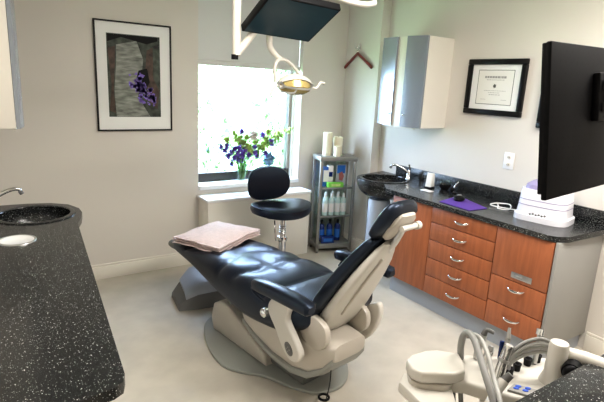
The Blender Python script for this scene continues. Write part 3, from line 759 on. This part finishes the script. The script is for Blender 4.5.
# control arrows
b = MB()
for k in range(4):
    a = k*pi/2
    c = Vector((-.085+.012*cos(a), .3455, .365+.012*sin(a)))
    b.box(c.x-.004, c.x+.004, c.y-.0015, c.y, c.z-.004, c.z+.004, .001)
b.build('control_buttons', 'panel', [o for o in DC.children if o.name.startswith('arm_bracket')][0])
# cable with ring on the rear of base
MB().tube([(-.24, .17, .30), (-.25, .18, .20), (-.22, .16, .10), (-.19, .14, .03)], .003, n=6).build('dangling_cord', 'matblack', DC)
b = MB(); R = []
b.tube([(-.165+.028*cos(a), .13+.028*sin(a), .030) for a in [2*pi*k/12 for k in range(13)]], .007, n=8, sub=2); b.build('cord_ring', 'matblack', DC)

# towel
t = thing('folded_towel', 'pale pink towel folded on the foot end of dental chair', 'towel', (1.45, 3.19, -.018), radians(28))
def towel_layer(z0, z1, wx, wy, ox=0, oy=0, seed=0):
    rnd = random.Random(seed); b = bmesh.new(); n = 26
    zz = []
    def z(x, y): return .008*sin(x*11+seed)+.006*sin(y*14+x*6+seed*2)
    top = [[b.verts.new((ox+(-1+2*i/n)*wx*(1+.02*sin(j*.7+seed)), oy+(-1+2*j/n)*wy*(1+.02*sin(i*.6+seed)), 0)) for j in range(n+1)] for i in range(n+1)]
    for i in range(n+1):
        for j in range(n+1):
            v = top[i][j]; u = max(abs(-1+2*i/n), abs(-1+2*j/n)); v.co.z = z1+z(v.co.x, v.co.y)-.018*(u**8)
    bot = [[b.verts.new((top[i][j].co.x, top[i][j].co.y, z0+z(top[i][j].co.x, top[i][j].co.y)*.6+.006*(max(abs(-1+2*i/n), abs(-1+2*j/n))**8))) for j in range(n+1)] for i in range(n+1)]
    for i in range(n):
        for j in range(n):
            b.faces.new((top[i][j], top[i+1][j], top[i+1][j+1], top[i][j+1])); b.faces.new((bot[i][j], bot[i][j+1], bot[i+1][j+1], bot[i+1][j]))
    for i in range(n):
        for a, c in (((i, 0), (i+1, 0)), ((n, i), (n, i+1)), ((i+1, n), (i, n)), ((0, i+1), (0, i))):
            b.faces.new((top[a[0]][a[1]], bot[a[0]][a[1]], bot[c[0]][c[1]], top[c[0]][c[1]]))
    return b
b = MB(); b.add(towel_layer(.592, .612, .258, .205, 0, 0, 1)); b.add(towel_layer(.612, .630, .254, .208, .003, .003, 1)); b.add(towel_layer(.630, .648, .258, .204, 0, .0, 1))
b.build('towel_cloth', 'towel', t)

# grey floor unit at chair foot
t = thing('floor_unit', 'grey wedge shaped floor unit with sloped pale top under the leg rest', 'foot unit', (1.43, 3.42, 0), radians(-8))
R = []
for x, hz, y0, y1 in ((-.23, .06, -.14, .10), (-.17, .13, -.15, .13), (-.08, .19, -.16, .20), (.05, .205, -.16, .22), (.18, .20, -.15, .22), (.24, .17, -.13, .20)):
    R.append([Vector(q) for q in ((x, y0-.02, 0), (x, y1+.02, 0), (x, y1, hz*.75), (x, y1-.03, hz+.0), (x, y0+.06, hz*.8), (x, y0+.01, hz*.55))])
MB().rings(R).build('body', 'dgrey', t, angle=30)
R = []
for x, hz, y0, y1 in ((-.17, .135, -.15, .13), (-.08, .195, -.16, .20), (.05, .210, -.16, .22), (.18, .205, -.15, .22), (.23, .18, -.13, .20)):
    R.append([Vector(q) for q in ((x, y0+.01, hz*.55), (x, y1-.02, hz*.9), (x, y1-.04, hz+.02), (x, y0+.07, hz*.8+.02), (x, y0+.02, hz*.55+.025))])
MB().rings(R).build('top_cover', 'toe', t, angle=30)
MB().cyl((.20, -.17, .05), (.20, -.13, .05), .025).build('pivot_cap', 'matblack', t)

# ------------------------------------------------------------------ operating light + ceiling screen
PX, PY = 1.30, 2.6
t = thing('operating_light', 'white dental operating light on a jointed ceiling arm', 'operating light', (PX, PY, 0))
def L(x, y, z): return (x-PX, y-PY, z)
MB().cyl(L(1.283, 2.6, 1.86), L(1.275, 2.6, ZC), .024, n=24).build('ceiling_pole', 'trim', t)
MB().lathe([(.07, ZC-.04), (.07, ZC), (.03, ZC-.05)][::-1], L(1.275, 2.6, 0)).build('ceiling_flange', 'trim', t)
MB().cyl(L(1.273, 2.6, 1.835), L(1.273, 2.6, 1.862), .020).build('pivot_cap', 'matblack', t)
MB().tube([L(1.285, 2.6, 1.87), L(1.34, 2.6, 1.93), L(1.42, 2.62, 2.02), L(1.50, 2.64, 2.10)], .022, n=12, smooth=False).build('swing_arm', 'trim', t)
MB().tube([L(1.50, 2.64, 2.10), L(1.505, 2.62, 2.0), L(1.50, 2.60, 1.92), L(1.545, 2.60, 1.875), L(1.575, 2.60, 1.855)], [.020, .016], n=12, sub=3).build('drop_arm', 'trim', t)
# yoke
MB().tube([L(1.535, 2.58, 1.72), L(1.525, 2.58, 1.80), L(1.555, 2.59, 1.85), L(1.62, 2.60, 1.85), L(1.69, 2.60, 1.80), L(1.73, 2.60, 1.745)], .011, n=10).build('yoke', 'lcream', t)
HC = Vector(L(1.670, 2.58, 1.715))
hm = Matrix.Translation(HC)@Matrix.Rotation(radians(-24), 4, 'X')@Matrix.Rotation(radians(3), 4, 'Y')
b = MB(); R = []
for k in range(9):
    u = k/8; a = u*pi/2
    R.append([hm@Vector((.125*cos(a)**.8*cos(q) if k < 8 else .01*cos(q), .075*cos(a)**.8*sin(q) if k < 8 else .01*sin(q), .055*sin(a)-.12*(cos(a)*cos(q)*.125)**2*8)) for q in [2*pi*j/32 for j in range(32)]])
b.rings(R); b.build('lamp_head', 'lcream', t)
b = MB(); R = []
for rx, ry, z in ((.112, .066, -.002), (.10, .060, -.040), (.07, .040, -.055), (.01, .006, -.057)):
    R.append([hm@Vector((rx*cos(q), ry*sin(q), z)) for q in [2*pi*j/28 for j in range(28)]])
b.rings(R); b.build('reflector', 'amber', t)
MB().tube([L(1.60, 2.56, 1.70), L(1.55, 2.54, 1.695), L(1.51, 2.54, 1.70), L(1.478, 2.54, 1.65)], .009, n=8).build('handle', 'lcream', t)
MB().tube([L(1.75, 2.56, 1.72), L(1.80, 2.54, 1.695), L(1.835, 2.54, 1.73), L(1.865, 2.54, 1.728)], .009, n=8).build('handle', 'lcream', t)
MB().tube([hm@Vector((-.115, -.03, -.01)), hm@Vector((-.10, -.055, -.05)), hm@Vector((-.02, -.075, -.062)), hm@Vector((.06, -.06, -.052)), hm@Vector((.115, -.03, -.01))], .007, n=8).tube([hm@Vector((-.13, -.03, -.01)), hm@Vector((-.14, -.05, -.075)), hm@Vector((-.06, -.06, -.085)), hm@Vector((-.03, -.06, -.06))], .005, n=8).build('front_guard', 'steel', t)
# ceiling screen
p0, p1 = Vector((1.258+.052, 2.6, 2.007)), Vector((1.767, 2.6, 1.987))
up = (Vector((0, -.30, .155))).normalized(); rt = (p1-p0).normalized(); nn = rt.cross(up).normalized()
t = thing('ceiling_screen', 'dark flat screen tilted face down from the ceiling over chair', 'screen', tuple((p0+p1)/2))
W2 = (p1-p0).length/2; Hh = .345
mt = Matrix(((rt.x, up.x, nn.x, 0), (rt.y, up.y, nn.y, 0), (rt.z, up.z, nn.z, 0), (0, 0, 0, 1)))
# nn orientation : make sure facing down
sg = -1 if nn.z > 0 else 1
MB().box(-W2, W2, 0, Hh, -.02, .02, .004, m=mt).build('housing', 'matblack', t)
MB().box(-W2+.012, W2-.012, .012, Hh-.012, sg*.0205-.0008, sg*.0205+.0008, m=mt).build('display_glass', 'navy', t, smooth=False)
MB().tube([mt@Vector((0, .17, -sg*.02)), mt@Vector((0, .2, -sg*.09)), Vector((0, -.1, ZC-t.location.z-.03))], .018, n=10, smooth=False).build('mount_post', 'trim', t)
# white curved rail above screen
def TL_(*p): return Vector(p)-t.location
MB().tube([TL_(1.48, 2.06, 2.155), TL_(1.60, 2.02, 2.125), TL_(1.70, 2.0, 2.12), TL_(1.76, 2.0, 2.135)], .014, n=10).tube([TL_(1.48, 2.06, 2.155), TL_(1.47, 2.07, ZC-.002)], .012, smooth=False).build('curved_rail', 'lcream', t)

# ------------------------------------------------------------------ large black monitor (seen from the back)
MON = thing('monitor', 'large black monitor seen from its perforated back at right edge', 'monitor', (1.2719, .7181, 1.6509), 0)
MON.rotation_euler = (-.11507, -.027336, .076065)
W_, H_ = .68, .42
def ventmat():
    m = bpy.data.materials.new('vented_black'); m.use_nodes = True; nt = m.node_tree; b = nt.nodes['Principled BSDF']; b.inputs['Roughness'].default_value = .6; b.inputs['Specular IOR Level'].default_value = .1
    tc = nt.nodes.new('ShaderNodeTexCoord'); sp = nt.nodes.new('ShaderNodeSeparateXYZ'); nt.links.new(tc.outputs['Object'], sp.inputs[0])
    def mn(op, a, b_=None):
        n = nt.nodes.new('ShaderNodeMath'); n.operation = op
        for i, v in enumerate((a, b_)):
            if v is None: continue
            if isinstance(v, (int, float)): n.inputs[i].default_value = v
            else: nt.links.new(v, n.inputs[i])
        return n.outputs[0]
    ds = []
    for ax, pitch in ((0, .034), (2, .029)):
        f_ = mn('FRACT', mn('ADD', mn('DIVIDE', sp.outputs[ax], pitch), 20)); g_ = mn('SUBTRACT', f_, .5); ds.append(mn('POWER', mn('MULTIPLY', g_, pitch), 2))
    dd = mn('SQRT', mn('ADD', *ds)); k = mn('LESS_THAN', dd, .0036)
    mx = nt.nodes.new('ShaderNodeMix'); mx.data_type = 'RGBA'; nt.links.new(k, mx.inputs[0]); mx.inputs[6].default_value = (.004, .004, .0048, 1); mx.inputs[7].default_value = (.0015, .0015, .0015, 1)
    nt.links.new(mx.outputs[2], b.inputs['Base Color']); return m
M['vent'] = ventmat()
MB().box(0, W_, 0, .016, -H_/2, H_/2, .004).build('back_housing', 'vent', MON)
MB().box(.004, W_-.004, .014, .028, -H_/2+.015, H_/2-.002, .003).build('display_bezel', 'black', MON)
MB().box(.02, W_-.02, .0281, .029, -H_/2+.03, H_/2-.015).build('screen_glass', 'navy', MON, smooth=False)
o = MB().box(.255, .40, -.022, 0, -.005, .135, .005).build('wall_bracket', 'black', MON)
MB().box(.275, .38, -.045, -.022, .085, .115, .004).box(.275, .38, -.045, -.022, .02, .05, .004).build('bracket_arm', 'dgrey', o)
MB().tube([(.33, -.045, .07), (.45, -.09, .07), (.60, -.12, .12), (.60, -.12, ZC-1.64)], .022, n=12, smooth=False).build('mount_pole', 'dgrey', MON)

# ------------------------------------------------------------------ dental delivery unit (foreground right)
DU = thing('delivery_unit', 'cream dental delivery unit with hoses and handpieces in right foreground', 'dental unit', (1.18, .96, 0), atan2(-.65, .76))
def D(u, v, z): return Vector((u, v, z))
ZT = .80
def rr(u0, u1, v0, v1, r=.03, n=6):
    P = []
    for cx, cy, a0 in ((u1-r, v1-r, 0), (u0+r, v1-r, 90), (u0+r, v0+r, 180), (u1-r, v0+r, 270)):
        for k in range(n+1): a = radians(a0+90*k/n); P.append((cx+r*cos(a), cy+r*sin(a)))
    return P
MB().prism([(.135, .10), (.06, .108), (.02, .095), (-.035, .055), (-.052, .02), (-.040, -.03), (-.01, -.052), (.10, -.035), (.135, -.01), (.142, .04)], ZT-.012, ZT+.030, .009, seg=3).build('end_pad', 'lcream', DU)
MB().prism([(.03, -.02), (.14, -.02), (.27, -.075), (.385, -.085), (.47, -.03), (.56, .05), (.56, .16), (.48, .20), (.32, .175), (.18, .16), (.03, .09)], ZT-.055, ZT-.004, .012, seg=3).build('tray_body', 'lcream', DU)
MB().prism([(.262, -.05), (.325, -.072), (.36, -.035), (.293, -.012)], ZT-.004, ZT+.004, .002).build('touch_panel', 'panel', DU)
b = MB()
for u, v in ((.292, -.040), (.318, -.048), (.302, -.028), (.330, -.034)): b.lathe([(.0005, .004), (.009, .004), (.008, .0065), (.0005, .007)], D(u, v, ZT), 12, sx=1.1, sy=.7)
b.build('blue_buttons', 'bluebtn', DU)
MB().prism([(-.055, .04), (-.075, -.02), (.03, -.20), (.10, -.18), (.10, .03)], ZT-.075, ZT-.03, .012).build('support_arm', 'lcream', DU)
MB().prism(rr(-.045, .10, -.05, .07, .04), ZT-.04, ZT-.0125, .006).build('arm_housing', 'cream', DU)
MB().cyl((.25, .05, .0), (.25, .05, ZT-.05), .035).lathe([(.17, 0), (.17, .02), (.05, .05)], (.25, .05, 0)).build('floor_stand', 'cream', DU)
MB().lathe([(.046, ZT-.01), (.040, ZT+.01), (.032, ZT+.03), (.031, ZT+.13), (.027, ZT+.14), (.0005, ZT+.143)], (.432, .036, 0)).build('pivot_post', 'lcream', DU)
MB().tube([(.45, .045, ZT+.10), (.51, .02, ZT+.10), (.62, -.035, ZT+.09)], .024, n=14, smooth=False).build('balance_arm', 'lcream', DU)
MB().cyl((.475, .01, ZT+.07), (.455, -.025, ZT+.07), .031, .030).sphere((.455, -.025, ZT+.07), .027, sc=(1, .6, 1)).build('brake_knob', 'black', DU)
for u, v in ((.296, .051), (.33, .085), (.379, .127), (.422, .158)):
    MB().lathe([(.012, ZT-.005), (.013, ZT+.012), (.015, ZT+.022), (.009, ZT+.022), (.0005, ZT+.012)], (u, v, 0), 16).build('holder_cup', 'matblack', DU)
def hp(name, pts, r, m, tipm=None, tip=None):
    o = MB().tube(pts, r, n=12, sub=4).build(name, m, DU)
    if tip: MB().tube(tip[0], tip[1], n=10, sub=4).build('handpiece_tip', tipm or 'chrome', o)
    return o
hp('handpiece', [(.205, .131, .80), (.208, .133, .83), (.216, .138, .86), (.222, .143, .885)], [.011, .013], 'steel', 'dgrey', ([(.222, .143, .885), (.232, .145, .905), (.255, .135, .90)], [.011, .006]))
hp('handpiece', [(.222, .083, .80), (.227, .085, .83), (.234, .087, .86)], [.015, .014], 'chrome', 'steel', ([(.234, .087, .86), (.237, .089, .875)], [.012, .008]))
hp('handpiece', [(.298, .128, .80), (.302, .132, .85), (.305, .136, .885)], [.011, .009], 'steel', 'steel', ([(.305, .136, .885), (.309, .15, .92)], [.008, .005]))
hp('handpiece', [(.405, .14, .80), (.412, .148, .85), (.416, .158, .90)], [.011, .008], 'steel', 'chrome', ([(.416, .158, .90), (.419, .164, .92)], .013))
hp('suction_handle', [(.248, .010, .80), (.262, .03, .845), (.275, .037, .90), (.278, .038, .912)], [.018, .014], 'chrome')
hp('air_syringe', [(.185, -.125, .785), (.215, -.09, .815), (.240, -.07, .845)], [.015, .016], 'lcream', 'dgrey', ([(.240, -.07, .845), (.258, -.069, .868)], [.014, .012]))
MB().box(.282, .298, .14, .15, ZT-.004, ZT+.07, .004).build('blue_lever', 'dblue', DU)
def hose(pts, r, m): MB().tube(pts, r, n=10).build('hose', m, DU)
hose([(.149, .12, .80), (.138, .095, .86), (.138, .078, .91), (.150, .065, .928), (.162, .03, .92), (.170, -.02, .895), (.177, -.078, .868), (.186, -.122, .84), (.197, -.16, .80), (.205, -.20, .74)], .0115, 'hose')
hose([(.155, .09, .90), (.168, .062, .925), (.188, .04, .918), (.196, -.02, .90), (.203, -.085, .86), (.209, -.162, .82), (.214, -.21, .74)], .0075, 'lhose')
for i, (z, w_, m_) in enumerate(((0, 0, 'lhose'), (.014, .004, 'hose'), (-.016, .002, 'lhose'), (-.032, .0, 'lhose'))):
    hose([(.270+i*.004, .027, .838+z*.3), (.290, .032+w_, .878+z*.8), (.33, .045+w_, .908+z), (.378, .055+w_, .921+z), (.415, .050+w_, .918+z*.8)], .0062, m_)
for i, u in enumerate((.06, .085, .11, .135)): hose([(u, .02, ZT-.05), (u+.01, -.01, ZT-.14), (u+.03, -.06, ZT-.25), (u+.08, .02, ZT-.34)], .008, ('dgrey', 'hose')[i % 2])
MB().tube([(.264, .031, .852), (.267, .033, .862)], .0185, n=14, smooth=False).build('hose_ring', 'steel', DU)

# ------------------------------------------------------------------ lights
def area(name, loc, rot, sx, sy, power, col):
    l = bpy.data.lights.new(name, 'AREA'); l.shape = 'RECTANGLE'; l.size = sx; l.size_y = sy; l.energy = power; l.color = col
    o = bpy.data.objects.new(name, l); COL.objects.link(o); o.location = loc; o.rotation_euler = rot; return o
area('unseen_ceiling_fill', (1.2, 1.7, ZC-.02), (0, 0, 0), 1.2, .6, 46, (1, .95, .88))  # both unseen ceiling lights are added to brighten the interior
area('unseen_ceiling_fill', (2.4, .6, ZC-.02), (0, 0, 0), 1.2, .6, 78, (1, .95, .90))
# daylight just outside the glass
pl = area('window_portal', ((WX0+WX1)/2, YB+.24, (WZ0+1.85)/2), (radians(-90), 0, 0), WX1-WX0, 1.85-WZ0, 1, (1, 1, 1)); pl.data.cycles.is_portal = True
sl = bpy.data.lights.new('sun', 'SUN'); sl.energy = 5.; sl.angle = .02; so = bpy.data.objects.new('sun', sl); COL.objects.link(so); so.rotation_euler = (radians(48), 0, radians(-25))
w = bpy.data.worlds.new('sky'); S.world = w; w.use_nodes = True
bg = w.node_tree.nodes['Background']; bg.inputs[0].default_value = (.56, .74, 1, 1); bg.inputs[1].default_value = 28

# ------------------------------------------------------------------ camera
F, YAW, PIT, ROL, HC_ = 487.35, .600905, .235895, .0498155, 1.72
cy, sy, cp, sp = cos(YAW), sin(YAW), cos(PIT), sin(PIT)
fw = Vector((sy*cp, cy*cp, -sp)); r = Vector((cy, -sy, 0)); u = r.cross(fw)
r2 = r*cos(ROL)+u*sin(ROL); u2 = -r*sin(ROL)+u*cos(ROL)
cam = bpy.data.cameras.new('camera'); co = bpy.data.objects.new('camera', cam); COL.objects.link(co)
cam.lens = F/604*36; cam.sensor_width = 36; cam.clip_start = .02
co.matrix_world = Matrix(((r2.x, u2.x, -fw.x, 0), (r2.y, u2.y, -fw.y, 0), (r2.z, u2.z, -fw.z, HC_), (0, 0, 0, 1)))
S.camera = co
S.view_settings.view_transform = 'Standard'; S.view_settings.look = 'None'; S.view_settings.exposure = 0.0; S.view_settings.gamma = .92
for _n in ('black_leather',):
    bpy.data.materials[_n].node_tree.nodes['Principled BSDF'].inputs['Specular Tint'].default_value = (.42, .62, 1, 1)  # blue window reflection tinted into the leather's specular colour
S.cycles.use_denoising = True
S.cycles.max_bounces = 8; S.cycles.transparent_max_bounces = 12; S.cycles.caustics_reflective = False; S.cycles.caustics_refractive = False
S.cycles.sample_clamp_indirect = 6
